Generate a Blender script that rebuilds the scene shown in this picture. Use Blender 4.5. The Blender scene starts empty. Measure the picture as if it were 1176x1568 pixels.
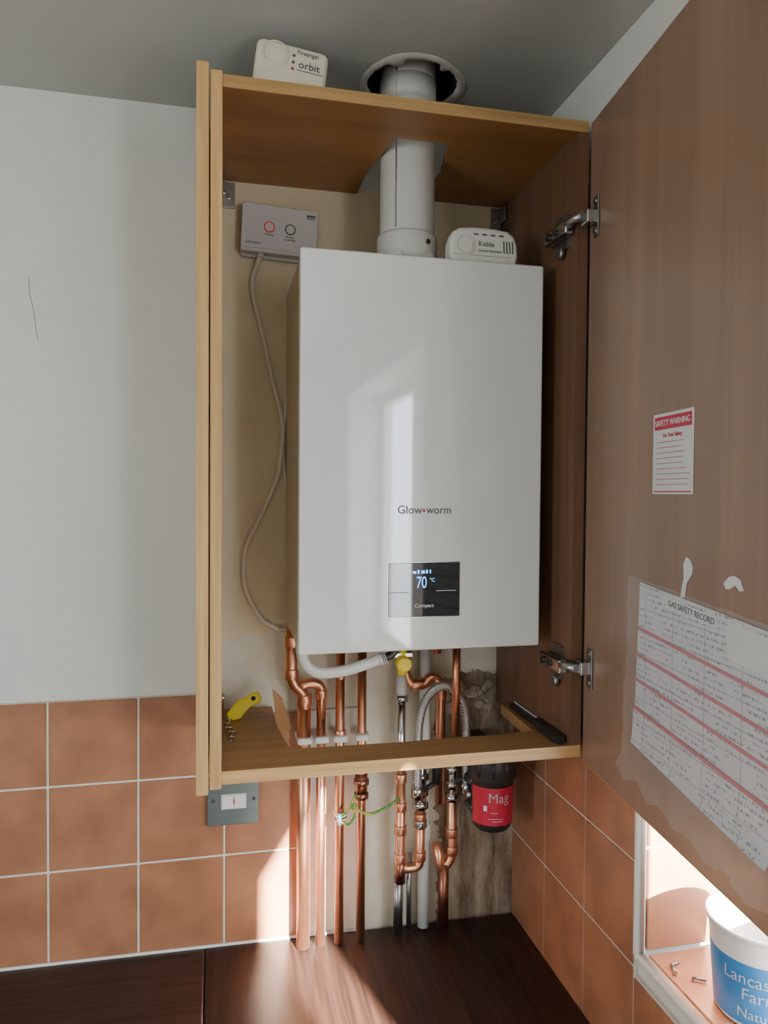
import bpy, bmesh, math, random
from mathutils import Vector, Matrix
random.seed(4)
scene=bpy.context.scene
CAMZ=1.76   # all z below are written relative to eye height; everything is lifted by CAMZ at the end

# ------------------------------------------------------------------ materials
def nt(name):
    m=bpy.data.materials.new(name); m.use_nodes=True
    n=m.node_tree; n.nodes.clear()
    o=n.nodes.new('ShaderNodeOutputMaterial'); b=n.nodes.new('ShaderNodeBsdfPrincipled')
    n.links.new(b.outputs[0],o.inputs[0]); return m,n,b
def ramp(n,fac,c1,c2,p1=.3,p2=.7):
    r=n.nodes.new('ShaderNodeValToRGB'); r.color_ramp.elements[0].position=p1; r.color_ramp.elements[1].position=p2
    r.color_ramp.elements[0].color=(*c1,1); r.color_ramp.elements[1].color=(*c2,1); n.links.new(fac,r.inputs[0]); return r.outputs[0]
def noise(n,scale,s=1,detail=3,rough=.55):
    t=n.nodes.new('ShaderNodeTexCoord'); mp=n.nodes.new('ShaderNodeMapping'); mp.inputs['Scale'].default_value=scale
    x=n.nodes.new('ShaderNodeTexNoise'); x.inputs['Scale'].default_value=s; x.inputs['Detail'].default_value=detail; x.inputs['Roughness'].default_value=rough
    n.links.new(t.outputs['Object'],mp.inputs[0]); n.links.new(mp.outputs[0],x.inputs[0]); return x.outputs[0]
def mixc(n,f,a,b,mode='MIX'):
    m=n.nodes.new('ShaderNodeMix'); m.data_type='RGBA'; m.blend_type=mode
    if isinstance(f,(int,float)): m.inputs[0].default_value=f
    else: n.links.new(f,m.inputs[0])
    for i,c in ((6,a),(7,b)):
        if isinstance(c,tuple): m.inputs[i].default_value=(*c,1)
        else: n.links.new(c,m.inputs[i])
    return m.outputs[2]
def math_(n,op,a,b=0):
    m=n.nodes.new('ShaderNodeMath'); m.operation=op
    for i,c in ((0,a),(1,b)):
        if isinstance(c,(int,float)): m.inputs[i].default_value=c
        else: n.links.new(c,m.inputs[i])
    return m.outputs[0]
def bumpn(n,b,h,st,dist=.002):
    k=n.nodes.new('ShaderNodeBump'); k.inputs['Strength'].default_value=st; k.inputs['Distance'].default_value=dist
    n.links.new(h,k.inputs['Height']); n.links.new(k.outputs[0],b.inputs['Normal'])
def M(name,c1,c2=None,rough=.5,metal=0,scale=(6,6,6),bump=0,coat=0,emit=0,detail=3,p=(.3,.7),bscale=None,spec=None):
    m,n,b=nt(name)
    if c2 is None: c2=tuple(x*.93 for x in c1)
    f=noise(n,scale,1,detail); col=ramp(n,f,c1,c2,*p); n.links.new(col,b.inputs['Base Color'])
    b.inputs['Roughness'].default_value=rough; b.inputs['Metallic'].default_value=metal
    if coat: b.inputs['Coat Weight'].default_value=coat; b.inputs['Coat Roughness'].default_value=.03
    if spec is not None: b.inputs['Specular IOR Level'].default_value=spec
    if bump: bumpn(n,b,noise(n,bscale or scale,1,detail),bump)
    if emit: b.inputs['Emission Color'].default_value=(*c1,1); b.inputs['Emission Strength'].default_value=emit
    return m
def wood(name,c1,c2,axis='z',rough=.45,fine=90,low=3,spec=None,coat=0):
    m,n,b=nt(name)
    sc={'z':(fine,fine,low),'x':(low,fine,fine),'y':(fine,low,fine)}[axis]
    sc2={'z':(9,9,.8),'x':(.8,9,9),'y':(9,.8,9)}[axis]
    f1=noise(n,sc,1,4,.6); f2=noise(n,sc2,1,2)
    a=ramp(n,f1,c1,c2,.35,.68); g=ramp(n,f2,(.8,.8,.8),(1.1,1.1,1.1),.3,.7)
    n.links.new(mixc(n,1.0,a,g,'MULTIPLY'),b.inputs['Base Color']); b.inputs['Roughness'].default_value=rough
    if spec is not None: b.inputs['Specular IOR Level'].default_value=spec
    if coat: b.inputs['Coat Weight'].default_value=coat
    bumpn(n,b,f1,.08,.001); return m

m_wall=M('wall_paint',(.70,.70,.655),(.66,.66,.61),.75,scale=(2,2,2),bump=.12,bscale=(60,60,60))
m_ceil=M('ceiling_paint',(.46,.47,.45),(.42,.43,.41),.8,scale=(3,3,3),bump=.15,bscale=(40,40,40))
m_floor=M('floor_vinyl',(.30,.26,.22),(.22,.19,.16),.5)
m_tile=M('terracotta_tile',(.40,.18,.095),(.295,.13,.068),.30,scale=(14,14,14),bump=.10,bscale=(25,25,25),p=(.35,.65))
m_grout=M('grout',(.74,.70,.62),(.64,.60,.52),.85,scale=(30,30,30))
m_edge=wood('beech_edge',(.62,.39,.16),(.48,.28,.105),'z',.4,120,4)
m_edgex=wood('beech_edge_h',(.58,.36,.15),(.45,.255,.09),'x',.4,120,4)
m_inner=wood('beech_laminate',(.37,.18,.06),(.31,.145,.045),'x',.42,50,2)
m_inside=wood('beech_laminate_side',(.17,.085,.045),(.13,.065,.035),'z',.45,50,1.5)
m_door=wood('door_laminate',(.29,.18,.12),(.25,.152,.10),'z',.30,60,1.2)
m_shelf=wood('shelf_laminate',(.42,.25,.10),(.34,.19,.075),'x',.5,50,2)
m_top1=wood('worktop_wood_x',(.024,.011,.009),(.055,.027,.020),'x',.38,110,5,spec=.4)
m_top2=wood('worktop_wood_y',(.014,.007,.0055),(.042,.019,.013),'y',.36,110,5,spec=.32)
m_boiler=M('boiler_enamel',(.74,.765,.735),(.73,.755,.725),.05,scale=(1,1,1),coat=.6)
m_bside=M('boiler_side_shaded',(.62,.58,.48),None,.35)  # white enamel like the front; its beige look in shadow is put into the colour
m_blackg=M('black_glass',(.006,.007,.009),(.005,.005,.006),.04,coat=.6)
m_black=M('black_plastic',(.015,.015,.016),(.02,.02,.02),.4)
m_cyan=M('display_cyan',(.05,.42,1.0),(.05,.42,1.0),.5,emit=3)
m_white_t=M('print_white',(.8,.8,.8),None,.5)
m_grey_t=M('print_grey',(.08,.08,.09),None,.5)
m_red_t=M('print_red',(.55,.03,.06),None,.4)
m_redlab=M('label_red',(.50,.015,.05),(.46,.012,.045),.35)
m_flue=M('flue_enamel',(.60,.60,.57),(.55,.55,.52),.35,scale=(5,5,5))
m_plgrey=M('receiver_plastic',(.60,.57,.57),(.56,.53,.53),.42)
m_cream=M('aged_cream_plastic',(.76,.72,.56),(.72,.67,.51),.4)
m_white2=M('off_white_plastic',(.74,.74,.68),(.70,.70,.64),.4)
m_whitep=M('white_plastic',(.76,.76,.73),(.70,.70,.66),.35)
m_cable=M('cable_pvc',(.74,.69,.58),(.7,.64,.53),.4)
m_copper=M('copper_pipe',(.92,.48,.30),(.66,.29,.165),.34,1,scale=(40,40,12))
m_copperd=M('copper_tarnished',(.50,.20,.12),(.22,.09,.06),.35,1,scale=(40,40,15))
m_chrome=M('chrome_fitting',(.72,.72,.70),(.55,.55,.54),.16,1,scale=(20,20,20))
m_steel=M('galvanised_steel',(.45,.45,.45),(.30,.30,.30),.35,1,scale=(30,30,30))
m_dark=M('hole_shade_black',(.008,.007,.006),None,.9)  # shade inside holes, put in as a near-black colour
m_yellow=M('yellow_plastic',(.78,.62,.02),(.70,.52,.02),.35)
m_greenw=M('earth_wire_green',(.06,.28,.04),(.50,.46,.05),.4,scale=(60,60,60),p=(.47,.55))
m_paper=M('paper',(.66,.66,.64),(.62,.62,.60),.6)
m_plate=M('brushed_plate',(.16,.19,.19),(.12,.15,.15),.42,.7,scale=(3,3,120))
m_pink=M('pink_band',(.50,.15,.17),(.45,.14,.16),.6)
m_frame=M('upvc_white',(.80,.80,.78),None,.3)
m_debris=M('old_plaster',(.60,.52,.40),(.26,.18,.12),.9,scale=(45,45,45),bump=.8,bscale=(70,70,70))
m_blue=M('label_blue',(.03,.22,.50),(.02,.16,.42),.35)
m_base=M('base_unit_laminate',(.45,.30,.17),None,.5)

m_braid,n,b=nt('braided_hose')
t=n.nodes.new('ShaderNodeTexCoord'); w=n.nodes.new('ShaderNodeTexWave'); w.inputs['Scale'].default_value=160; w.wave_type='BANDS'; w.bands_direction='DIAGONAL'
n.links.new(t.outputs['Object'],w.inputs[0]); n.links.new(ramp(n,w.outputs[1],(.25,.25,.25),(.75,.75,.74)),b.inputs['Base Color'])
b.inputs['Metallic'].default_value=.8; b.inputs['Roughness'].default_value=.35; bumpn(n,b,w.outputs[1],.5,.001)

# back wall : painted wall; the strip enclosed by the cabinet is old cream paint, bare stained plaster low right
m_wallb,n,b=nt('wall_back_paint')
t=n.nodes.new('ShaderNodeTexCoord'); sp=n.nodes.new('ShaderNodeSeparateXYZ'); n.links.new(t.outputs['Object'],sp.inputs[0])
X,Z=sp.outputs[0],sp.outputs[2]
base=ramp(n,noise(n,(2,2,2)),(.70,.70,.655),(.66,.66,.61))
cream=ramp(n,noise(n,(5,5,5),1,4),(.76,.66,.47),(.69,.59,.41))
wob=noise(n,(18,18,18),1,5,.7); wz=math_(n,'ADD',Z,math_(n,'MULTIPLY',math_(n,'SUBTRACT',wob,.5),.10)); wx=math_(n,'ADD',X,math_(n,'MULTIPLY',math_(n,'SUBTRACT',wob,.5),.10))
low=ramp(n,noise(n,(9,9,9),1,5,.7),(.74,.72,.61),(.66,.61,.48),.35,.6)
stain=ramp(n,noise(n,(26,26,6),1,6,.75),(.13,.075,.045),(.46,.38,.28),.38,.66)
mk=math_(n,'MULTIPLY',math_(n,'GREATER_THAN',X,.0),math_(n,'LESS_THAN',Z,.58))
c=mixc(n,mk,base,cream)
mlow=math_(n,'MULTIPLY',math_(n,'GREATER_THAN',X,.0),math_(n,'LESS_THAN',wz,-.27))
c=mixc(n,mlow,c,low)
mst=math_(n,'MULTIPLY',math_(n,'GREATER_THAN',wx,.435),math_(n,'LESS_THAN',wz,-.36))
c=mixc(n,mst,c,stain)
n.links.new(c,b.inputs['Base Color']); b.inputs['Roughness'].default_value=.8
bumpn(n,b,wob,.35,.004)

m_rec,n,b=nt('printed_form')
t=n.nodes.new('ShaderNodeTexCoord'); sp=n.nodes.new('ShaderNodeSeparateXYZ'); n.links.new(t.outputs['Object'],sp.inputs[0])
row=math_(n,'FRACT',math_(n,'MULTIPLY',sp.outputs[2],135)); rm=math_(n,'MULTIPLY',math_(n,'GREATER_THAN',row,.3),math_(n,'LESS_THAN',row,.72))
wn=noise(n,(330,1,135),1,2); tx=math_(n,'MULTIPLY',rm,math_(n,'GREATER_THAN',wn,.52))
blk=math_(n,'GREATER_THAN',noise(n,(22,1,30),1,1),.46)
tx=math_(n,'MULTIPLY',tx,blk)
ln=math_(n,'LESS_THAN',math_(n,'FRACT',math_(n,'MULTIPLY',sp.outputs[2],33)),.05)
vl=math_(n,'LESS_THAN',math_(n,'FRACT',math_(n,'MULTIPLY',sp.outputs[0],14)),.03)
tx=math_(n,'MAXIMUM',math_(n,'MULTIPLY',tx,.75),math_(n,'MULTIPLY',math_(n,'MAXIMUM',ln,vl),.45))
n.links.new(mixc(n,tx,(.58,.59,.60),(.14,.15,.19)),b.inputs['Base Color']); b.inputs['Roughness'].default_value=.4
m_film,n,b=nt('clear_plastic_film')
b.inputs['Base Color'].default_value=(.80,.79,.77,1); b.inputs['Roughness'].default_value=.08; b.inputs['Alpha'].default_value=.12
m_sunblock,n,b=nt('sun_blocker_fabric'); tr_=n.nodes.new('ShaderNodeBsdfTranslucent'); tr_.inputs[0].default_value=(.75,.78,.82,1)  # translucent cloth for the added sun blocker
mx=n.nodes.new('ShaderNodeMixShader'); mx.inputs[0].default_value=.35; b.inputs['Base Color'].default_value=(.75,.75,.73,1); b.inputs['Roughness'].default_value=.9
out=[x for x in n.nodes if x.type=='OUTPUT_MATERIAL'][0]; n.links.new(b.outputs[0],mx.inputs[1]); n.links.new(tr_.outputs[0],mx.inputs[2]); n.links.new(mx.outputs[0],out.inputs[0])

# ------------------------------------------------------------------ mesh helpers
def link(o,parent=None):
    scene.collection.objects.link(o)
    if parent: o.parent=parent
    return o
def E(name,parent=None):
    o=bpy.data.objects.new(name,None); o.empty_display_size=.05; return link(o,parent)
def fin(bm,name,mat,parent,smooth=False):
    bmesh.ops.recalc_face_normals(bm,faces=bm.faces)
    me=bpy.data.meshes.new(name); bm.to_mesh(me); bm.free()
    if smooth:
        for p in me.polygons: p.use_smooth=True
    if mat: me.materials.append(mat)
    return link(bpy.data.objects.new(name,me),parent)
def addbox(bm,x0,x1,y0,y1,z0,z1,bev=0,seg=2):
    r=bmesh.ops.create_cube(bm,size=1); vs=r['verts']
    for v in vs: v.co=Vector(((x0+x1)/2+v.co.x*(x1-x0),(y0+y1)/2+v.co.y*(y1-y0),(z0+z1)/2+v.co.z*(z1-z0)))
    if bev:
        es=list({e for v in vs for e in v.link_edges})
        bmesh.ops.bevel(bm,geom=es,offset=bev,segments=seg,profile=.5,affect='EDGES')
def box(name,x0,x1,y0,y1,z0,z1,mat,parent=None,bev=0,seg=2,M4=None):
    bm=bmesh.new(); addbox(bm,x0,x1,y0,y1,z0,z1,bev,seg)
    if M4: bmesh.ops.transform(bm,matrix=M4,verts=bm.verts)
    return fin(bm,name,mat,parent)
def poly(name,pts,y0,y1,mat,parent=None,bev=0,M4=None,seg=3):
    bm=bmesh.new(); vs=[bm.verts.new((x,y0,z)) for x,z in pts]; f=bm.faces.new(vs)
    r=bmesh.ops.extrude_face_region(bm,geom=[f]); nv=[v for v in r['geom'] if isinstance(v,bmesh.types.BMVert)]
    bmesh.ops.translate(bm,verts=nv,vec=(0,y1-y0,0))
    if bev:
        es=[e for e in bm.edges if abs(e.verts[0].co.y-y0)<1e-6 and abs(e.verts[1].co.y-y0)<1e-6]
        bmesh.ops.bevel(bm,geom=es,offset=bev,segments=seg,profile=.5,affect='EDGES')
    if M4: bmesh.ops.transform(bm,matrix=M4,verts=bm.verts)
    return fin(bm,name,mat,parent)
def hpoly(name,pts,z0,z1,mat,parent=None):
    bm=bmesh.new(); vs=[bm.verts.new((x,y,z0)) for x,y in pts]; f=bm.faces.new(vs)
    r=bmesh.ops.extrude_face_region(bm,geom=[f]); nv=[v for v in r['geom'] if isinstance(v,bmesh.types.BMVert)]
    bmesh.ops.translate(bm,verts=nv,vec=(0,0,z1-z0)); return fin(bm,name,mat,parent)
def rrect(x0,x1,z0,z1,r,n=6):
    P=[]
    for cx,cz,a in ((x1-r,z1-r,0),(x0+r,z1-r,90),(x0+r,z0+r,180),(x1-r,z0+r,270)):
        for i in range(n+1):
            t=math.radians(a+90*i/n); P.append((cx+r*math.cos(t),cz+r*math.sin(t)))
    return P
def fillet(pts,rad,n=7):
    pts=[Vector(p) for p in pts]; out=[pts[0]]
    for i in range(1,len(pts)-1):
        a,b_,c_=pts[i-1],pts[i],pts[i+1]; d1=(a-b_); d2=(c_-b_)
        r=min(rad,d1.length*.49,d2.length*.49); p=b_+d1.normalized()*r; q=b_+d2.normalized()*r
        for k in range(n+1):
            t=k/n; out.append((1-t)**2*p+2*t*(1-t)*b_+t*t*q)
    out.append(pts[-1]); return out
def smoothpath(pts,n=8):
    pts=[Vector(p) for p in pts]; P=[pts[0]]+pts+[pts[-1]]; out=[]
    for i in range(1,len(P)-2):
        for k in range(n):
            t=k/n; a,b_,c_,d=P[i-1],P[i],P[i+1],P[i+2]
            out.append(.5*((2*b_)+(-a+c_)*t+(2*a-5*b_+4*c_-d)*t*t+(-a+3*b_-3*c_+d)*t**3))
    out.append(pts[-1]); return out
def sweep(bm,path,r,seg=16,cap=True):
    T=[]
    for i in range(len(path)):
        a=path[max(0,i-1)]; b_=path[min(len(path)-1,i+1)]; T.append((b_-a).normalized())
    N=T[0].orthogonal().normalized(); rings=[]
    for i,p in enumerate(path):
        N=(N-T[i]*N.dot(T[i])).normalized(); B=T[i].cross(N)
        rr=r(i/(len(path)-1)) if callable(r) else r
        rings.append([bm.verts.new(p+N*rr*math.cos(2*math.pi*k/seg)+B*rr*math.sin(2*math.pi*k/seg)) for k in range(seg)])
    for i in range(len(rings)-1):
        for k in range(seg):
            f=bm.faces.new((rings[i][k],rings[i][(k+1)%seg],rings[i+1][(k+1)%seg],rings[i+1][k])); f.smooth=True
    if cap: bm.faces.new(rings[0]); bm.faces.new(rings[-1])
def tube(name,pts,r,mat,parent=None,rad=.02,seg=16,smooth=False):
    bm=bmesh.new(); path=smoothpath(pts) if smooth else (fillet(pts,rad) if len(pts)>2 else [Vector(p) for p in pts])
    sweep(bm,path,r,seg); return fin(bm,name,mat,parent)
def cyl(name,p0,p1,r,mat,parent=None,seg=24,bev=0):
    p0=Vector(p0);p1=Vector(p1);bm=bmesh.new(); d=(p1-p0)
    if bev:
        u=d.normalized(); path=[p0,p0+u*bev*.3,p0+u*bev,p1-u*bev,p1-u*bev*.3,p1]
        rs=[r-bev,r-bev*.3,r,r,r-bev*.3,r-bev]
        N=u.orthogonal().normalized();B=u.cross(N);R=[]
        for p,rr in zip(path,rs): R.append([bm.verts.new(p+N*rr*math.cos(2*math.pi*k/seg)+B*rr*math.sin(2*math.pi*k/seg)) for k in range(seg)])
        for i in range(5):
            for k in range(seg):
                f=bm.faces.new((R[i][k],R[i][(k+1)%seg],R[i+1][(k+1)%seg],R[i+1][k])); f.smooth=True
        bm.faces.new(R[0]);bm.faces.new(R[-1])
    else: sweep(bm,[p0,p1],r,seg)
    return fin(bm,name,mat,parent)
def lathe(name,prof,cx,cy,mat,parent=None,seg=48,a0=0,a1=360,M4=None,closed=False):
    bm=bmesh.new(); full=abs(a1-a0)>=360; n=seg if full else seg+1; R=[]
    for r,z in prof:
        R.append([bm.verts.new((cx+r*math.cos(math.radians(a0+(a1-a0)*k/seg)),cy+r*math.sin(math.radians(a0+(a1-a0)*k/seg)),z)) for k in range(n)])
    for i in range(len(R)-1):
        for k in range(n if full else n-1):
            f=bm.faces.new((R[i][k],R[i][(k+1)%n],R[i+1][(k+1)%n],R[i+1][k])); f.smooth=True
    if M4: bmesh.ops.transform(bm,matrix=M4,verts=bm.verts)
    return fin(bm,name,mat,parent)
def textmesh(name,s,size,align):
    cu=bpy.data.curves.new(name,'FONT'); cu.body=s; cu.size=size; cu.align_x=align; cu.extrude=.0002
    o=bpy.data.objects.new(name,cu); scene.collection.objects.link(o); bpy.context.view_layer.update()
    me=bpy.data.meshes.new_from_object(o); bpy.data.objects.remove(o); return me
def text(name,s,x,y,z,size,mat,parent=None,M4=None,align='LEFT',sx=1,rot=0):
    me=textmesh(name,s,size,align)
    T=Matrix.Translation((x,y,z))@Matrix.Rotation(math.radians(rot),4,'Y')@Matrix.Rotation(math.pi/2,4,'X')@Matrix.Diagonal((sx,1,1,1))
    me.transform((M4@T) if M4 else T); me.materials.clear(); me.materials.append(mat)
    return link(bpy.data.objects.new(name,me),parent)
def disc_y(name,cx,y0,y1,cz,r,mat,parent=None,seg=24,M4=None):
    return poly(name,[(cx+r*math.cos(2*math.pi*k/seg),cz+r*math.sin(2*math.pi*k/seg)) for k in range(seg)],y0,y1,mat,parent,M4=M4)
def ring_y(name,cx,y,cz,r,rr,mat,parent=None,M4=None):
    bm=bmesh.new(); seg=28
    R=[[bm.verts.new((cx+(r+rr*math.cos(b))*math.cos(a),y+rr*math.sin(b),cz+(r+rr*math.cos(b))*math.sin(a))) for b in [2*math.pi*j/8 for j in range(8)]] for a in [2*math.pi*i/seg for i in range(seg)]]
    for i in range(seg):
        for j in range(8): bm.faces.new((R[i][j],R[(i+1)%seg][j],R[(i+1)%seg][(j+1)%8],R[i][(j+1)%8])).smooth=True
    if M4: bmesh.ops.transform(bm,matrix=M4,verts=bm.verts)
    return fin(bm,name,mat,parent)

# ------------------------------------------------------------------ room shell
ZF=-1.76; CZ=.6955; XW=.602; XL=-2.3; YF=-3.4
WY0,WY1=-2.52,-.453; WZ0,WZ1=-.672,.45; XO=.81
box('wall_back',XL-.1,XO,0,.1,ZF,CZ+.12,m_wallb)
LY0,LY1,LZ0,LZ1=-2.5,-1.65,-.6,.35
bm=bmesh.new()
addbox(bm,XL-.1,XL,LY1,0,ZF,CZ+.12);addbox(bm,XL-.1,XL,YF,LY0,ZF,CZ+.12);addbox(bm,XL-.1,XL,LY0,LY1,ZF,LZ0);addbox(bm,XL-.1,XL,LY0,LY1,LZ1,CZ+.12)
fin(bm,'wall_left',m_wall,None)
box('floor',XL-.1,XO,YF-.1,.1,ZF-.1,ZF,m_floor)
bm=bmesh.new()
addbox(bm,XW,XO,WY1,0,ZF,CZ); addbox(bm,XW,XO,YF,WY0,ZF,CZ); addbox(bm,XW,XO,WY0,WY1,ZF,WZ0); addbox(bm,XW,XO,WY0,WY1,WZ1,CZ)
fin(bm,'wall_right',m_wall,None)
box('wall_front',XL-.1,XO,YF-.1,YF,ZF,CZ+.12,m_wall)
FCX,FCY=.322,-.155
bm=bmesh.new()
o4=[bm.verts.new(p) for p in ((XL-.1,YF-.1,CZ),(XO,YF-.1,CZ),(XO,.1,CZ),(XL-.1,.1,CZ))]
hc=[bm.verts.new((FCX+.004+.078*math.cos(2*math.pi*k/40),FCY-.012+.078*math.sin(2*math.pi*k/40),CZ)) for k in range(40)]
es=[bm.edges.new((o4[i],o4[(i+1)%4])) for i in range(4)]+[bm.edges.new((hc[i],hc[(i+1)%40])) for i in range(40)]
bmesh.ops.triangle_fill(bm,edges=es,use_beauty=True)
r=bmesh.ops.extrude_face_region(bm,geom=list(bm.faces)); bmesh.ops.translate(bm,verts=[v for v in r['geom'] if isinstance(v,bmesh.types.BMVert)],vec=(0,0,.12))
fin(bm,'ceiling',m_ceil,None)
box('void_shade_lid',FCX-.2,FCX+.2,FCY-.2,FCY+.2,CZ+.30,CZ+.32,m_dark)  # black lid over the ceiling hole; the void's darkness is in its colour
lathe('void_shade_liner',[(.0765,CZ+.001),(.0770,CZ+.30)],FCX+.004,FCY-.012,m_dark)  # black lining of the ceiling hole, shade given by colour

W=E('window_1')
def fr(nm,y0,y1,z0,z1): box(nm,.755,.80,y0,y1,z0,z1,m_frame,W,.004)
fr('frame_bottom',WY0,WY1,WZ0,WZ0+.05);fr('frame_top',WY0,WY1,WZ1-.05,WZ1)
for i,y in enumerate((WY0,-1.96,-1.155,WY1-.045)): fr('mullion_%d'%i,y,y+.045,WZ0+.05,WZ1-.05)
box('sun_blocker',.785,.789,-1.915,-1.155,WZ0+.05,WZ1-.05,m_sunblock,W)  # unseen sheet added to keep sun off the right of the worktop
W2=E('fill_window')  # unseen opening added for ambient fill and light on the cabinet door
for nm,a in (('frame_bottom',(LY0,LY1,LZ0,LZ0+.05)),('frame_top',(LY0,LY1,LZ1-.05,LZ1)),('frame_a',(LY0,LY0+.05,LZ0+.05,LZ1-.05)),('frame_b',(LY1-.05,LY1,LZ0+.05,LZ1-.05))):
    box(nm,XL-.08,XL-.03,a[0],a[1],a[2],a[3],m_frame,W2,.004)

# ------------------------------------------------------------------ tiles
bm=bmesh.new(); g=.0019
xs=[-.2889+.1531*i for i in range(-13,4)]
for i in range(len(xs)-1):
    x0,x1=xs[i],xs[i+1]; x1c=min(x1,.281)
    zt=-.3733 if x1<.02 else -.415
    zr=[-.3733-.1531*j for j in range(3)]+[-.870]
    for j in range(3):
        a,b_=zr[j+1],min(zr[j],zt)
        addbox(bm,x0+g,x1c-g,-.0085,-.003,a+g,b_-g,.0012,1)
fin(bm,'wall_tiles_back',m_tile,None)
bm=bmesh.new(); addbox(bm,XL,.0173,-.0068,-.0005,-.87,-.3745); addbox(bm,.0173,.281,-.0068,-.0005,-.87,-.4165)
fin(bm,'trim_3',m_grout,None)
bm=bmesh.new(); g=.0014
ys=[-.001,-.155,-.304,-.453]; zs=[-.379,-.533,-.687,-.870]
for i in range(3):
    for j in range(3): addbox(bm,.594,.5995,ys[i+1]+g,ys[i]-g,zs[j+1]+g,zs[j]-g,.0012,1)
y=-.453
while y>-2.5:
    addbox(bm,.594,.5995,y-.15+g,y-g,-.870+g,-.700-g,.0012,1); y-=.15
fin(bm,'wall_tiles_right',m_tile,None)
bm=bmesh.new(); addbox(bm,.5958,.6015,-.453,-.0005,-.87,-.379); addbox(bm,.5958,.6015,-2.5,-.453,-.87,-.699); fin(bm,'trim_4',m_grout,None)
bm=bmesh.new()
y=-.462
while y>-2.35:
    addbox(bm,.612,.754,y-.15+g,y-g,WZ0+.0005,WZ0+.007,.0012,1); y-=.15
fin(bm,'window_sill_tiles',m_tile,None)
bm=bmesh.new()
z=WZ0+.009
while z<-.1: addbox(bm,.612,.754,-.4605,-.454,z+g,z+.15-g,.0012,1); z+=.152
fin(bm,'window_reveal_tiles',m_tile,None)
tr=E('trim_5')
tube('jamb_bead',[(.602,-.4545,.40),(.602,-.4545,WZ0+.002),(.602,-2.5,WZ0+.002)],.0085,m_whitep,tr,.004,12)
tube('wall_crack',[(-.318,-.0003,.372),(-.316,-.0003,.34),(-.311,-.0003,.32),(-.306,-.0003,.28),(-.303,-.0003,.262)],.00035,m_grey_t,None,.002,6)  # thin dark hairline crack in the back wall

# ------------------------------------------------------------------ worktop & base units
def slab(name,x0,x1,y0,y1,mat,parent):
    bm=bmesh.new(); addbox(bm,x0,x1,y0,y1,-.04,0,.003,2)
    for v in bm.verts: v.co.z+= -.8465-.013*(v.co.x+.2)
    return fin(bm,name,mat,parent)
kt=E('kitchen_worktop')
slab('back_run',-2.2,-.0178,-.62,-.0095,m_top1,kt); slab('side_run',-.017,.5925,-2.6,-.0095,m_top2,kt)
tube('sealant_bead',[(-2.2,-.010,-.819),(0,-.010,-.8475),(.28,-.010,-.851)],.0032,m_whitep,kt,.001,8)
bu=E('base_cabinet')
box('back_carcass',-2.2,-.05,-.58,-.01,ZF+.1,-.89,m_base,bu,.002); box('side_carcass',.03,.59,-2.58,-.02,ZF+.1,-.90,m_base,bu,.002)
box('plinth_a',-2.2,-.05,-.53,-.02,ZF,ZF+.1,m_base,bu); box('plinth_b',.08,.59,-2.58,-.02,ZF,ZF+.1,m_base,bu)

# ------------------------------------------------------------------ wall cabinet
cb=E('wall_cabinet'); CF=-.323; XC=.5741; ZT=.5877; ZU=.5702; ZS=-.4035; ZB=-.4225
box('end_panel',-.0268,-.0093,CF-.006,-.001,ZB-.012,ZT+.012,m_edge,cb,.0012)
box('left_side',-.0078,.0092,CF-.003,-.001,ZB-.006,ZT+.004,m_edge,cb,.0012)
sl=[(.0095,-.001),(.0095,CF+.001),(XC-.018,CF+.001),(XC-.018,-.001),(.400,-.001),(.400,-.09),(.372,-.235),(.280,-.235),(.262,-.09),(.262,-.001)]
hpoly('top_panel',sl,ZU,ZT,m_inner,cb)
box('top_edging',.0095,XC-.0005,CF-.001,CF+.001,ZU,ZT,m_edgex,cb)
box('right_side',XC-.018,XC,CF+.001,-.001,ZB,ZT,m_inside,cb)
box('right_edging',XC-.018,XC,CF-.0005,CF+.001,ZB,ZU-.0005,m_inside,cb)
sb=[(.0095,-.0095),(.0095,CF+.001),(XC-.018,CF+.001),(XC-.018,-.07),(.535,-.08),(.528,-.242),(.455,-.25),(.395,-.247),(.300,-.252),(.115,-.249),(.104,-.12),(.104,-.0095)]
hpoly('bottom_panel',sb,ZB,ZS,m_shelf,cb)
box('bottom_edging',.0095,XC-.0005,CF-.001,CF+.001,ZB,ZS,m_edgex,cb)
for i,x in enumerate((.012,.533)):
    box('bracket_plate_%d'%i,x,x+.022,-.006,-.0015,ZU-.05,ZU-.004,m_steel,cb,.001)
    box('bracket_leg_%d'%i,x if i==0 else x+.018,x+.004 if i==0 else x+.0225,-.03,-.006,ZU-.034,ZU-.004,m_steel,cb,.001)
    disc_y('bracket_screw_%d'%i,x+.010,-.009,-.006,ZU-.03,.004,m_chrome,cb)
for z in (.47,-.33): cyl('peg',(.009,-.20,z),(.015,-.20,z),.004,m_chrome,cb)
poly('sawn_offcut',[(.104,-.4035),(.128,-.405),(.112,-.352),(.095,-.335)],-.15,-.142,m_inner,cb)

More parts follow.
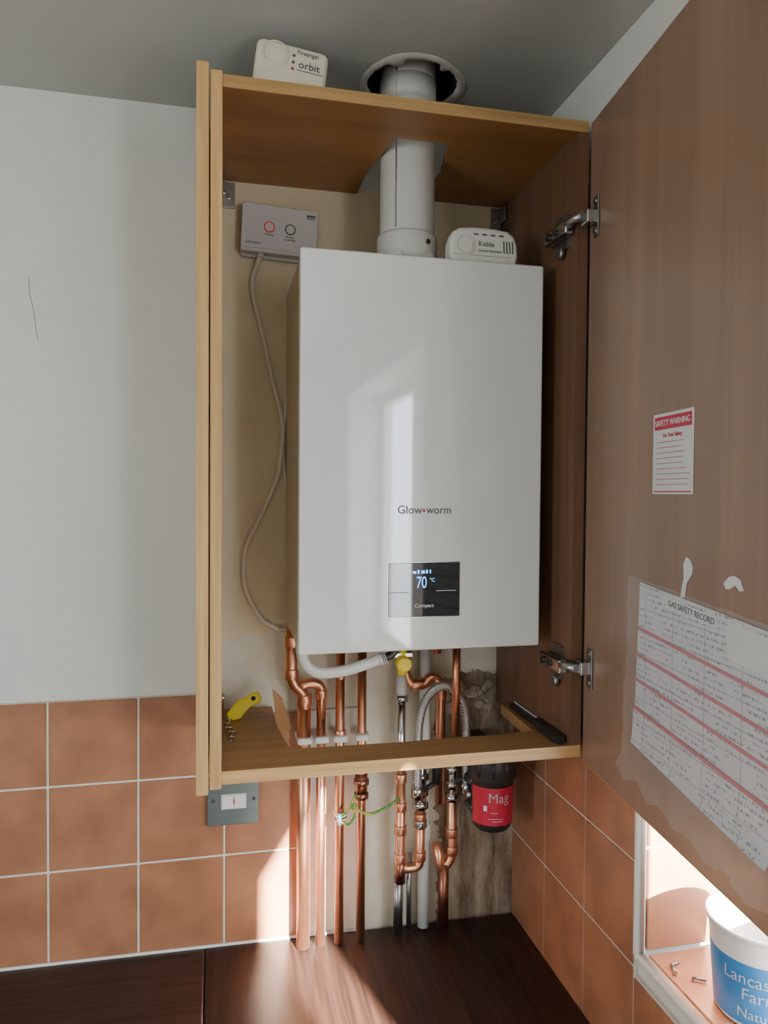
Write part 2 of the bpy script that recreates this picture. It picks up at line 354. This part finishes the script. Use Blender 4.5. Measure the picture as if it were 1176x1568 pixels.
# door (local x = along the door from hinge, local y = outward)
ang=math.radians(6.3)
es_=Vector((-math.sin(ang),-math.cos(ang),0)); eo=Vector((math.cos(ang),-math.sin(ang),0))
MD=Matrix(((es_.x,eo.x,0,XC+.0015),(es_.y,eo.y,0,CF-.002),(0,0,1,0),(0,0,0,1)))
dr=E('cabinet_door')
def D(o): o.matrix_world=MD; return o
D(box('panel',.003,.605,0,.018,-.4275,.583,m_door,dr,.0012))
D(box('edging_bottom',.003,.605,.0005,.0175,-.4285,-.4275,m_edgex,dr))
D(box('edging_end',.605,.606,.0005,.0175,-.4275,.583,m_edge,dr))
def hinge(zc,nm):
    h=E(nm)
    D(box('cup_flange',.024,.042,-.0035,-.0005,zc-.031,zc+.031,m_steel,h,.001))
    D(box('cup_arm_root',.006,.036,-.018,-.0025,zc-.010,zc+.010,m_chrome,h,.002))
    for k in (-1,1): D(disc_y('cup_screw_%d'%k,.032,-.0055,-.0035,zc+k*.023,.0045,m_chrome,h))
    xs=XC-.018
    poly('mount_plate',rrect(-.300,-.255,zc-.032,zc+.024,.008),-.005,0,m_steel,h,M4=Matrix(((0,1,0,xs-.0002),(1,0,0,0),(0,0,1,0),(0,0,0,1))))
    bm=bmesh.new(); addbox(bm,xs-.020,xs-.005,-.320,-.244,zc-.016,zc+.006,.003,2)
    fin(bm,'arm_channel',m_chrome,h)
    tube('arm_link',[(xs-.012,-.312,zc-.003),(xs-.016,-.331,zc),(xs-.006,-.352,zc)],.007,m_steel,h,.008,10)
    cyl('adjust_screw_a',(xs-.023,-.262,zc-.005),(xs-.019,-.262,zc-.005),.006,m_black,h)
    cyl('adjust_screw_b',(xs-.023,-.287,zc-.005),(xs-.019,-.287,zc-.005),.005,m_black,h)
    cyl('mount_eye',(xs-.012,-.281,zc-.036),(xs-.004,-.281,zc-.036),.009,m_steel,h)
hinge(.428,'cabinet_hinge'); hinge(-.272,'cabinet_hinge')

def sheet(name,s0,z0,w,h,rot,mat,parent,curl=0,y=-.0015,nx=24,nz=20,wav=0,jit=0):
    bm=bmesh.new(); G=[]
    for j in range(nz+1):
        row=[]
        for i in range(nx+1):
            a=w*i/nx; b_=-h*j/nz
            lowf=max(0,j/nz-.72)/.28
            yy=y-wav*(math.sin(i*.9+j*.35)*.5+math.sin(j*1.3+i*.4)*.5+.9)-curl*max(0,j/nz-.7)**2*10*(.4+.6*i/nx)-jit*lowf*random.random()
            row.append(bm.verts.new((a,yy,b_-jit*.8*lowf*math.sin(i*.8)*(1 if j==nz else .3))))
        G.append(row)
    for j in range(nz):
        for i in range(nx): bm.faces.new((G[j][i],G[j][i+1],G[j+1][i+1],G[j+1][i])).smooth=not jit
    bmesh.ops.transform(bm,matrix=Matrix.Translation((s0,0,z0))@Matrix.Rotation(math.radians(rot),4,'Y'),verts=bm.verts)
    return D(fin(bm,name,mat,parent))
wl=E('safety_warning_label')
D(box('label_card',.228,.326,-.0012,-.0004,.001,.102,m_paper,wl))
D(box('label_header',.232,.322,-.0016,-.0012,.082,.098,m_redlab,wl))
D(text('header_text','SAFETY WARNING',.2345,-.0019,.0865,.0105,m_white_t,wl,sx=.96))
D(text('sub_text','For Your Safety',.277,-.0016,.072,.0072,m_red_t,wl,align='CENTER'))
for k in range(9):
    D(box('text_line_%d'%k,.236,.300+.02*random.random(),-.0015,-.0012,.0655-k*.0066,.0663-k*.0066,m_pink,wl))
D(box('border_line',.232,.322,-.0016,-.0012,.0035,.0050,m_redlab,wl))
gr=E('gas_safety_record')
sheet('form_sheet',.198,-.116,.405,.212,3.3,m_rec,gr,.006,y=-.0015)
sheet('form_sheet_under',.183,-.292,.30,.045,5,m_rec,gr,.006,y=-.0010)
R33=Matrix.Translation((.198,0,-.116))@Matrix.Rotation(math.radians(3.3),4,'Y')
for k,zz in enumerate((-.062,-.098,-.132,-.170)):
    D(box('band_%d'%k,.002,.398,-.0022 if k<3 else -.004,-.0018,zz-.0022,zz+.0022,m_pink,gr,M4=R33))
D(box('title_panel',.075,.185,-.0021,-.0018,-.019,-.006,m_paper,gr,M4=R33))
D(text('title_text','GAS SAFETY RECORD',.079,-.0024,-.0155,.0105,m_grey_t,gr,M4=R33))
D(box('logo_panel',.205,.28,-.0021,-.0018,-.045,-.006,m_paper,gr,M4=R33))
pf=E('document_sleeve')
sheet('sleeve_film',.178,-.108,.42,.272,3.0,m_film,pf,.008,y=-.006,nx=46,nz=36,wav=.0022,jit=.007)
tp=E('torn_paper')
D(poly('scrap_a',[(.302,-.122),(.312,-.121),(.3155,-.104),(.327,-.092),(.3285,-.083),(.321,-.074),(.3135,-.073),(.308,-.082),(.3095,-.098),(.306,-.108)],-.0012,-.0004,m_paper,tp))
D(poly('scrap_b',[(.392,-.094),(.402,-.086),(.412,-.084),(.422,-.087),(.428,-.098),(.421,-.099),(.414,-.094),(.404,-.099),(.396,-.1)],-.0012,-.0004,m_paper,tp))

# ------------------------------------------------------------------ boiler
bo=E('combi_boiler'); BX=.1255; BT=.3743; BB=BT-.626
box('casing',BX+.004,BX+.396,-.252,-.002,BB+.004,BT-.004,m_bside,bo,.003)
box('front_cover',BX,BX+.4,-.27,-.246,BB,BT,m_boiler,bo,.004,4)
yf=-.2702
box('display_glass',.2655,.3845,yf-.0015,yf+.002,-.1975,-.1105,m_blackg,bo,.001)
box('display_trim',.2645,.3855,yf-.0008,yf+.002,-.1985,-.1095,m_chrome,bo,.0006)
yt=yf-.0019
text('display_digits','70',.312,yt,-.151,.0265,m_cyan,bo,sx=.66); text('display_unit','°C',.334,yt,-.141,.008,m_cyan,bo)
for k,(x,w_,h_) in enumerate(((.306,.006,.004),(.314,.003,.006),(.320,.006,.005),(.328,.003,.006),(.334,.002,.006))): box('display_icon_%d'%k,x,x+w_,yt-.0002,yt+.0002,-.128,-.128+h_,m_cyan,bo)
box('touch_line_l',.267,.300,yt-.0001,yt+.0003,-.1585,-.1575,m_plate,bo); box('touch_line_r',.345,.378,yt-.0001,yt+.0003,-.1565,-.1555,m_white_t,bo)
text('model_text','Compact',.3255,yt,-.182,.0085,m_white_t,bo,align='CENTER')
text('brand_text_a','Glow',.2805,yf-.0003,-.0325,.0185,m_grey_t,bo,sx=.98)
disc_y('brand_dot',.3240,yf-.0006,yf+.001,-.0275,.0024,m_red_t,bo)
text('brand_text_b','worm',.3280,yf-.0003,-.0325,.0185,m_grey_t,bo,sx=.93)
for i,x in enumerate((.16,.49)): cyl('underside_stub_%d'%i,(x,-.12,BB-.012),(x,-.12,BB+.004),.012,m_black,bo)
box('underside_tray',.2,.46,-.2,-.06,BB-.008,BB+.003,m_black,bo,.002)
fl=E('boiler_flue')
lathe('flue_pipe',[(.047,BT-.004),(.047,CZ+.28)],FCX,FCY,m_flue,fl)
lathe('base_collar',[(.040,BT-.003),(.052,BT-.003),(.052,BT+.062),(.050,BT+.066),(.047,BT+.066)],FCX,FCY,m_flue,fl)
lathe('upper_band',[(.047,.66),(.0485,.66),(.0485,.70),(.047,.70)],FCX,FCY,m_flue,fl)
box('flue_seam',FCX-.030,FCX-.0285,FCY-.0385,FCY-.036,BT+.07,CZ+.1,m_steel,fl)
for i,a in enumerate((-62,-125)):
    dx,dy=math.cos(math.radians(a)),math.sin(math.radians(a)); cyl('screw_%d'%i,(FCX+dx*.050,FCY+dy*.050,BT+.047 if i==0 else BT+.02),(FCX+dx*.0545,FCY+dy*.0545,BT+.047 if i==0 else BT+.02),.0042 if i==0 else .013,m_black if i==0 else m_flue,fl)
cyl('test_point_cap',(FCX+.0235,FCY-.047,BT+.018),(FCX+.026,FCY-.053,BT+.018),.009,m_flue,fl)
cr=E('flue_ceiling_collar')
bm=bmesh.new(); seg=64; R=[]
for k in range(seg):
    a=2*math.pi*k/seg; jo=.090+.003*math.sin(3*a+1)+.002*random.random(); ji=.075+.0025*random.random()
    if 40<k<44: ji-=.012
    if 52<k<55: ji-=.010
    cx,cy=FCX+.004,FCY-.012
    R.append([bm.verts.new((cx+r_*math.cos(a),cy+r_*math.sin(a),z_)) for r_,z_ in ((jo,CZ-.0005),(jo-.002,CZ-.002),((jo+ji)/2,CZ-.0026-.001*random.random()),(ji,CZ-.002),(ji,CZ+.0005))])
for k in range(seg):
    for j in range(4): bm.faces.new((R[k][j],R[(k+1)%seg][j],R[(k+1)%seg][j+1],R[k][j+1])).smooth=True
fin(bm,'collar_ring',m_flue,cr)

# ------------------------------------------------------------------ heating receiver + cable
rc=E('heating_control_receiver')
MR=Matrix.Translation((.114,0,.478))@Matrix.Rotation(math.radians(2.7),4,'Y')
poly('case_front',rrect(-.069,.069,-.0435,.0435,.004),-.032,-.012,m_plgrey,rc,.002,M4=MR)
poly('case_back',rrect(-.067,.067,-.048,.042,.003),-.012,-.002,m_plgrey,rc,M4=MR)
box('case_seam',-.068,.068,-.0325,-.011,-.0375,-.0365,m_steel,rc,M4=MR)
for i,(x,mt) in enumerate(((-.019,m_red_t),(.019,m_grey_t))):
    ring_y('button_ring_%d'%i,x,-.033,.003,.0088,.0010,mt,rc,MR); disc_y('button_%d'%i,x,-.0338,-.032,.003,.0078,m_plgrey,rc,M4=MR)
m_redl=M('indicator_red',(1,.06,.05),(1,.06,.05),.4,emit=.6)
ring_y('indicator_ring',-.019,-.0335,.003,.0078,.0005,m_redl,rc,MR)
text('label_heating','Heating',-.019,-.0325,-.012,.0055,m_grey_t,rc,M4=MR,align='CENTER')
text('label_manual','Manual',.019,-.0325,-.012,.0055,m_grey_t,rc,M4=MR,align='CENTER'); text('label_override','Override',.019,-.0325,-.0175,.0055,m_grey_t,rc,M4=MR,align='CENTER')
text('maker_text','EARTHERM',-.060,-.0325,-.030,.0055,m_grey_t,rc,M4=MR)
box('maker_badge',.048,.064,-.0324,-.0315,.030,.034,m_grey_t,rc,M4=MR); box('maker_badge2',.048,.064,-.0324,-.0315,.0265,.0280,m_grey_t,rc,M4=MR)
cbx=E('control_cable')
P=[(.080,-.022,.434),(.073,-.014,.415),(.066,-.008,.389),(.070,-.007,.350),(.082,-.006,.306),(.106,-.006,.198),(.119,-.007,.150),(.123,-.008,.114),(.116,-.008,.041),(.101,-.007,-.004),(.083,-.006,-.044),(.061,-.006,-.090),(.053,-.006,-.117),(.052,-.006,-.155),(.058,-.006,-.190),(.084,-.006,-.237),(.105,-.008,-.252),(.120,-.010,-.259),(.150,-.012,-.257)]
tube('sheath',P,.0046,m_cable,cbx,seg=10,smooth=True)
tube('sheath_b',[(.140,-.006,.235),(.128,-.006,.150),(.124,-.0065,.08),(.130,-.006,.01),(.142,-.006,-.03)],.0032,m_cable,cbx,seg=10,smooth=True)
cyl('gland',(.081,-.022,.428),(.079,-.022,.440),.006,m_plgrey,cbx)

# ------------------------------------------------------------------ CO alarms
def alarm(MT,mat,word,sub,sq=False,h=1.0):
    a=E('carbon_monoxide_alarm')
    if sq: pts=rrect(-.056,.056,0,.088,.012)
    else: pts=[(-.052,0),(.052,0),(.061,.006),(.065,.020),(.064,.042),(.058,.058),(.046,.066),(.02,.069),(-.02,.069),(-.046,.066),(-.058,.058),(-.064,.042),(-.065,.020),(-.061,.006)]
    pts=[(x,z*h) for x,z in pts]
    poly('body',pts,-.017,.017,mat,a,.008,M4=MT,seg=4)
    if sq:
        ring_y('sensor_ring',-.026,-.0178,.058,.020,.0012,mat,a,MT); disc_y('sensor_dome',-.026,-.019,-.017,.058,.016,mat,a,M4=MT)
        for k in range(3): disc_y('led_%d'%k,.002,-.0180,-.017,.046+.011*k-.006,.0022,m_grey_t if k else m_red_t,a,M4=MT,seg=12)
        text('name_text',word,.010,-.0176,.044,.017,m_grey_t,a,M4=MT); text('type_text',sub,.006,-.0176,.066,.0095,m_grey_t,a,M4=MT)
        box('band',.008,.050,-.0174,-.016,.0395,.0405,m_grey_t,a,M4=MT)
        return
    ring_y('test_ring',-.036,-.0178,.034,.017,.0012,mat,a,MT); disc_y('test_button',-.036,-.019,-.017,.034,.014,mat,a,M4=MT)
    for k in range(4): box('vent_%d'%k,(.036+.0055*k),(.0380+.0055*k),-.0176,-.016,.024,.046,m_grey_t,a,M4=MT)
    for k in range(4): box('slot_%d'%k,(-.02+.016*k),(-.011+.016*k),-.0176,-.016,.0535,.056,m_grey_t,a,M4=MT)
    text('name_text',word,-.012,-.0176,.034,.013,m_grey_t,a,M4=MT)
    text('type_text',sub,-.012,-.0176,.024,.006,m_grey_t,a,M4=MT)
    box('band',-.060,.050,-.0174,-.016,.0165,.0172,m_steel,a,M4=MT)
alarm(Matrix.Translation((.4330,-.228,BT+.001))@Matrix.Rotation(math.radians(-5),4,'X')@Matrix.Diagonal((.92,.8,.94,1)),m_white2,'Kidde','Carbon Monoxide')
alarm(Matrix.Translation((.1050,-.262,ZT+.008))@Matrix.Rotation(math.radians(7),4,'Y')@Matrix.Rotation(math.radians(-6),4,'X')@Matrix.Diagonal((.97,1,.96,1)),m_cream,'orbit','Fireangel',True,.92)

# ------------------------------------------------------------------ pipework
cp=E('boiler_pipework'); Y=-.045
def V(x,z0,z1,r,mat=m_copper,nm='pipe',y=Y,par=None): return cyl(nm,(x,y,z0),(x,y,z1),r,mat,par or cp,20)
def collar(x,z,r,h=.014,mat=m_copper,y=Y,par=None): return cyl('fitting_collar',(x,y,z-h/2),(x,y,z+h/2),r,mat,par or cp,20,.0015)
zc=-.849
tube('flow_pipe',[(.1375,Y,BB+.001),(.1375,Y,-.352),(.162,Y,-.374),(.162,Y,-.46)],.0105,m_copper,cp,.018)
V(.161,zc,-.40,.0125)
for z,x in ((-.275,.1375),(-.335,.1375)): collar(x,z,.0128,.02)
collar(.161,-.385,.0142,.022); collar(.161,-.50,.0145,.02)
tube('branch_pipe',[(.150,Y,-.362),(.170,Y,-.352),(.193,Y,-.358),(.193,Y,-.42)],.009,m_copper,cp,.014)
V(.193,zc,-.40,.0085); collar(.193,-.375,.0108,.018); collar(.193,-.51,.0105,.014)
V(.2285,zc,BB+.003,.0088); collar(.2285,-.288,.0112,.018); collar(.2285,-.452,.0112,.016); collar(.2285,-.34,.0105,.016)
V(.270,zc,BB+.003,.0085); collar(.270,-.51,.011,.018)
V(.270,-.57,-.53,.0115,m_copperd); cyl('isolator_nut',(.270,Y,-.552),(.270,Y,-.540),.0145,m_copperd,cp,6)
cyl('isolator_nut_b',(.270,Y,-.578),(.270,Y,-.566),.0135,m_copperd,cp,6)
tube('gas_pipe',[(.352,Y,BB+.003),(.352,Y,-.335),(.362,Y,-.365),(.393,Y,-.368),(.405,Y,-.350),(.425,Y,-.362),(.425,Y,-.60)],.0095,m_copper,cp,.016)
collar(.352,-.29,.0122,.03); collar(.353,-.32,.012,.012); cyl('tee_arm',(.366,Y,-.366),(.388,Y,-.366),.0122,m_copper,cp,20,.0015); collar(.425,-.385,.0122,.022)
cyl('union_nut',(.352,Y,-.275),(.352,Y,-.262),.0155,m_copper,cp,6)
V(.347,-.60,-.372,.0085,m_chrome,'chrome_pipe'); V(.347,-.385,-.345,.0105,m_whitep,'taped_joint'); cyl('hex_union',(.347,Y,-.398),(.347,Y,-.385),.013,m_chrome,cp,6)
V(.438,-.45,BB+.003,.0075,m_copper,'short_pipe',-.10); collar(.438,-.27,.010,.015,y=-.10)
V(.407,-.30,BB+.003,.0075,m_copper,'short_pipe_b',-.08)
tube('return_loop',[(.347,Y,-.52),(.347,Y,-.722),(.386,Y,-.722),(.386,Y,-.60)],.0095,m_copper,cp,.016)
for x,z in ((.347,-.545),(.347,-.60),(.347,-.645),(.386,-.70),(.347,-.70),(.386,-.625)): collar(x,z,.0118,.018)
tube('return_drop',[(.347,Y,-.70),(.347,Y,-.748)],.0105,m_copperd,cp)
tube('return_loop_b',[(.450,Y,-.50),(.450,Y,-.715),(.428,Y,-.732),(.420,Y,-.680)],.0095,m_copper,cp,.014)
for x,z in ((.450,-.66),(.450,-.695)): collar(x,z,.0118,.018)
V(.434,zc,-.72,.0105,m_copperd,'old_pipe'); V(.347,zc,-.745,.0095,m_steel,'tail_pipe',-.03)
V(.369,zc,-.70,.005,m_steel,'thin_conduit',-.03)
for x,z0 in ((.386,-.545),(.450,-.535)):
    cyl('valve_body',(x,Y,z0-.055),(x,Y,z0+.02),.0115,m_chrome,cp,20,.002)
    for dz in (0,-.03,-.055): cyl('valve_nut',(x,Y,z0+dz-.007),(x,Y,z0+dz+.007),.0155,m_chrome,cp,6)
    cyl('valve_lever',(x,Y-.02,z0-.02),(x+.02,Y-.026,z0-.005),.005,m_black,cp)
    cyl('valve_stem',(x,Y,z0-.02),(x,Y-.024,z0-.02),.006,m_chrome,cp)
cyl('dark_valve_head',(.418,Y-.002,-.515),(.418,Y-.012,-.515),.012,m_black,cp); cyl('dark_valve_tail',(.418,Y-.004,-.56),(.418,Y-.004,-.50),.009,m_black,cp)
cyl('olive_cap',(.386,Y,-.645),(.386,Y,-.628),.0135,m_chrome,cp,20,.003)
for i,x in enumerate((.161,.193,.2285,.270)):
    box('pipe_clip_%d'%i,x-.0135,x+.0135,-.060,-.001,-.465,-.452,m_whitep,cp,.004)
tube('braided_hose',[(.372,-.075,-.56),(.372,-.075,-.47),(.376,-.078,-.415),(.392,-.08,-.378),(.422,-.08,-.362),(.452,-.078,-.385),(.466,-.076,-.43),(.470,-.075,-.56)],.0085,m_braid,cp,seg=14,smooth=True)
for x in (.372,.470): cyl('crimp_nut',(x,-.075,-.575),(x,-.075,-.55),.0115,m_chrome,cp,6)
V(.3985,zc,BB-.01,.0108,m_whitep,'waste_pipe',-.028,cp); collar(.3985,-.66,.0135,.03,m_whitep,-.028,cp)
hs=E('condensate_hose')
tube('elbow_hose',[(.1375,-.19,-.235),(.139,-.19,-.262),(.146,-.19,-.284),(.162,-.19,-.297),(.190,-.19,-.300),(.225,-.19,-.295),(.275,-.19,-.280)],.0095,m_whitep,hs,seg=16,smooth=True)
tube('black_tail',[(.272,-.19,-.281),(.292,-.19,-.276),(.300,-.19,-.262),(.302,-.185,-.25)],.007,m_black,hs,.008)
for k in range(5): cyl('rib_%d'%k,(.268+.003*k,-.19,-.2825+.0008*k),(.2695+.003*k,-.19,-.282+.0008*k),.0105,m_whitep,hs)
gv=E('gas_isolation_valve')
cyl('valve_cap',(.312,-.185,-.290),(.312,-.205,-.290),.013,m_yellow,gv,24,.003); cyl('valve_body',(.312,-.185,-.31),(.312,-.185,-.255),.008,m_yellow,gv)
box('valve_tee',.295,.330,-.192,-.178,-.281,-.271,m_chrome,gv,.002)
tube('condensate_link',[(.205,-.03,-.288),(.240,-.03,-.30),(.285,-.03,-.293),(.305,-.03,-.27),(.305,-.03,-.255)],.004,m_steel,cp,smooth=True)
tube('earth_wire_a',[(.225,-.062,-.605),(.238,-.07,-.590),(.252,-.07,-.578),(.262,-.066,-.592),(.285,-.066,-.600),(.315,-.066,-.590),(.340,-.06,-.578)],.0025,m_greenw,cp,smooth=True)
tube('earth_wire_b',[(.222,-.062,-.608),(.240,-.075,-.612),(.252,-.075,-.595),(.247,-.072,-.575),(.258,-.068,-.560)],.0023,m_greenw,cp,smooth=True)
box('earth_clamp',.218,.240,-.060,-.034,-.612,-.600,m_chrome,cp,.002); cyl('earth_clamp_screw',(.226,-.064,-.597),(.226,-.064,-.617),.004,M('clamp_blue',(.1,.25,.5),None,.4),cp)

# ------------------------------------------------------------------ magnetic filter
mf=E('magnetic_system_filter'); fx,fy=.503,-.12
lathe('canister',[(0,-.619),(.030,-.619),(.036,-.612),(.038,-.600),(.039,-.530),(.041,-.527),(.044,-.520),(.044,-.490),(.041,-.470),(.030,-.462),(.0,-.460)],fx,fy,m_black,mf)
lathe('label_wrap',[(.0387,-.603),(.0397,-.534)],fx,fy,m_redlab,mf,40,185,355)
for i in range(10):
    a=math.radians(i*36); cyl('cap_rib_%d'%i,(fx+.043*math.cos(a),fy+.043*math.sin(a),-.516),(fx+.043*math.cos(a),fy+.043*math.sin(a),-.482),.003,m_black,mf,8)
def curved(nm,s,a_c,z,size,mat,R):
    me=textmesh(nm,s,size,'CENTER')
    for v in me.vertices:
        a=a_c+v.co.x/R; v.co=Vector((math.cos(a)*R,math.sin(a)*R,z+v.co.y))
    me.materials.clear(); me.materials.append(mat); return me
me=curved('label_text','Mag',math.radians(-92),-.560,.025,m_white_t,.0403); me.transform(Matrix.Translation((fx,fy,0))); link(bpy.data.objects.new('label_text',me),mf)
for i,(a,z,w_,h_) in enumerate(((-128,-.576,.16,.010),(-100,-.590,.7,.001),(-96,-.5945,.5,.001),(-104,-.579,.3,.001))):
    lathe('label_mark_%d'%i,[(.0404,z),(.0406,z+h_)],fx,fy,m_white_t,mf,6,a-w_*29,a+w_*29)
cyl('port_upper',(fx-.03,fy,-.535),(.468,-.09,-.535),.011,m_black,mf); cyl('port_lower',(fx-.03,fy,-.585),(.468,-.09,-.585),.010,m_black,mf)
cyl('bleed_cap',(.455,-.11,-.560),(.468,-.11,-.560),.008,m_chrome,mf)
box('top_mount',fx-.02,fx+.02,fy,-.002,-.50,-.475,m_black,mf,.003)

# ------------------------------------------------------------------ fused switch
sw=E('fused_switch_plate')
MS=Matrix.Translation((.033,0,-.576))@Matrix.Rotation(math.radians(.5),4,'Y')
poly('plate',rrect(-.047,.047,-.043,.043,.003),-.0175,-.0095,m_plate,sw,.0015,M4=MS)
box('insert',-.022,.024,-.0185,-.0165,-.013,.015,m_whitep,sw,.001,M4=MS)
box('rocker',-.020,-.001,-.0215,-.018,-.011,.013,m_whitep,sw,.0015,M4=MS); box('fuse_drawer',.003,.022,-.0205,-.018,-.011,.013,m_whitep,sw,.001,M4=MS)
box('neon',.0005,.0025,-.0192,-.018,-.003,.006,m_redlab,sw,M4=MS)
for x in (-.036,.038): disc_y('plate_screw',x,-.0185,-.017,.004,.0035,m_chrome,sw,M4=MS)

# ------------------------------------------------------------------ things on the cabinet floor
kh=E('yellow_valve_key'); MK=Matrix.Translation((.058,-.085,ZS+.004))@Matrix.Rotation(math.radians(-22),4,'Y')@Matrix.Rotation(math.radians(-20),4,'X')
poly('key_body',[(-.034,-.004),(-.014,-.008),(-.004,-.002),(.010,.004),(.028,.004),(.034,.010),(.032,.022),(.022,.026),(.008,.022),(-.004,.024),(-.018,.018),(-.032,.010)],-.006,.006,m_yellow,kh,.002,M4=MK@Matrix.Translation((0,0,.012)))
disc_y('key_hole_shade',.020,-.0065,-.005,.027,.004,m_dark,kh,M4=MK)  # black disc paints the shade of the hole in the key
ch=E('key_chain')
for k in range(9):
    ring_y('chain_link',.024-.004*math.sin(k*.75),-.10-.012*k,ZS+.0055+.001*(k%2),.0045,.0011,m_chrome,ch,Matrix.Translation((0,-.10-.012*k,ZS+.005))@Matrix.Rotation(math.radians(80 if k%2 else 25),4,'X')@Matrix.Translation((0,.10+.012*k,-ZS-.005)))
st=E('scraper_tool')
hpoly('handle',[(.5535,-.215),(.5535,-.300),(.550,-.316),(.540,-.318),(.534,-.305),(.536,-.25),(.541,-.212)],ZS+.0008,ZS+.013,m_black,st)
hpoly('blade',[(.5535,-.100),(.5530,-.213),(.5415,-.213),(.540,-.16),(.5425,-.105)],ZS+.0012,ZS+.0075,m_black,st)
hpoly('blade_edge',[(.5550,-.100),(.5550,-.30),(.5537,-.30),(.5537,-.100)],ZS+.0010,ZS+.010,m_paper,st)
rb=E('plaster_rubble')
for k in range(34):
    x=.43+.12*random.random(); z=-.385-.06*random.random(); s=.003+.007*random.random()
    bm=bmesh.new(); bmesh.ops.create_icosphere(bm,subdivisions=1,radius=s)
    for v in bm.verts: v.co*=1+.6*(random.random()-.5)
    for v in bm.verts: v.co.y*=.5
    bmesh.ops.translate(bm,verts=bm.verts,vec=(x,-.003,z)); fin(bm,'lump_%d'%k,m_debris,rb)
for k,(cx,cz,s) in enumerate(((.445,-.395,.016),(.475,-.383,.013),(.505,-.398,.017),(.538,-.386,.012),(.462,-.425,.014),(.520,-.425,.012))):
    pts=[(cx+s*(.7+.5*random.random())*math.cos(a*.785),cz+s*.8*(.6+.6*random.random())*math.sin(a*.785)) for a in range(8)]
    poly('flake_%d'%k,pts,-.006,-.0008,m_debris,rb,.001)

# ------------------------------------------------------------------ window sill items
tb=E('yogurt_tub'); tx_,ty=.687,-.594; zb=WZ0+.0075
lathe('tub_wall',[(0,zb),(.050,zb),(.052,zb+.003),(.0605,zb+.112),(.0605,zb+.116),(.0645,zb+.116),(.0645,zb+.1215),(.0625,zb+.1215),(.0590,zb+.1165),(.0505,zb+.005),(0,zb+.004)],tx_,ty,m_whitep,tb,64)
lathe('tub_label',[(.0527,zb+.006),(.0587,zb+.085)],tx_,ty,m_blue,tb,64)
for s_,z_,sz in (('Lancashire',.060,.021),('Farm',.040,.021),('Natural',.018,.017)):
    me=curved('t',s_,math.radians(-128),zb+z_,sz,m_white_t,.0582+.0006 if z_>.05 else .0578)
    me.transform(Matrix.Translation((tx_,ty,0))); link(bpy.data.objects.new('label_'+s_.lower(),me),tb)
for i,(x,y,r_) in enumerate(((.628,-.497,20),(.640,-.528,-30),(.622,-.512,70))):
    s_=E('wall_screw'); dx,dy=math.cos(math.radians(r_)),math.sin(math.radians(r_)); z=zb+.0035
    cyl('shank',(x,y,z),(x+dx*.016,y+dy*.016,z-.001),.0018,m_steel,s_,10); cyl('head',(x-dx*.002,y-dy*.002,z),(x,y,z),.0035,m_steel,s_,16,.0006)

# ------------------------------------------------------------------ lights & world
w=bpy.data.worlds.new('sky'); scene.world=w; w.use_nodes=True; n=w.node_tree; bg=n.nodes['Background']
tc=n.nodes.new('ShaderNodeTexCoord'); sp=n.nodes.new('ShaderNodeSeparateXYZ'); n.links.new(tc.outputs['Generated'],sp.inputs[0])
r=n.nodes.new('ShaderNodeValToRGB'); r.color_ramp.elements[0].position=.40; r.color_ramp.elements[0].color=(.74,.77,.76,1); r.color_ramp.elements[1].position=.50; r.color_ramp.elements[1].color=(.82,.91,1.0,1)
mm=n.nodes.new('ShaderNodeMath'); mm.operation='MULTIPLY_ADD'; mm.inputs[1].default_value=.5; mm.inputs[2].default_value=.5
n.links.new(sp.outputs[2],mm.inputs[0]); n.links.new(mm.outputs[0],r.inputs[0]); n.links.new(r.outputs[0],bg.inputs[0]); bg.inputs[1].default_value=20.0
def portal(nm,loc,rot,sx,sy):
    l=bpy.data.lights.new(nm,'AREA'); l.shape='RECTANGLE'; l.size=sx; l.size_y=sy; l.cycles.is_portal=True
    o=bpy.data.objects.new(nm,l); o.location=loc; o.rotation_euler=rot; link(o)
portal('window_portal_a',(XO+.01,(WY0+WY1)/2,(WZ0+WZ1)/2),(0,math.radians(90),0),WZ1-WZ0,WY1-WY0)
portal('fill_window_portal',(XL-.11,(LY0+LY1)/2,(LZ0+LZ1)/2),(0,math.radians(-90),0),LZ1-LZ0,LY1-LY0)  # portal for the added fill opening
s=bpy.data.lights.new('sun','SUN'); s.energy=230; s.angle=math.radians(.8); s.color=(1,.93,.80)
so=bpy.data.objects.new('sun',s); so.rotation_euler=Vector((-.285,1,-.46)).to_track_quat('-Z','Y').to_euler(); link(so)

# ------------------------------------------------------------------ camera
c=bpy.data.cameras.new('camera'); c.sensor_fit='VERTICAL'; c.sensor_height=36; c.sensor_width=27; c.lens=1132.95/1568*36; c.clip_start=.02
co=bpy.data.objects.new('camera',c); link(co)
yaw,pit,rol=.2242,.0258,.0074
Rv=Vector((math.cos(yaw),-math.sin(yaw),0)); F=Vector((math.sin(yaw)*math.cos(pit),math.cos(yaw)*math.cos(pit),-math.sin(pit))); U=Rv.cross(F)
R2=Rv*math.cos(rol)+U*math.sin(rol); U2=-Rv*math.sin(rol)+U*math.cos(rol)
mt=Matrix.Identity(4)
for i in range(3): mt[i][0]=R2[i]; mt[i][1]=U2[i]; mt[i][2]=-F[i]
mt[1][3]=-1.405; co.matrix_world=mt
scene.camera=co
bpy.context.view_layer.update()
for o in list(scene.objects):
    if o.parent is None:
        o.matrix_world=Matrix.Translation((0,0,CAMZ))@o.matrix_world
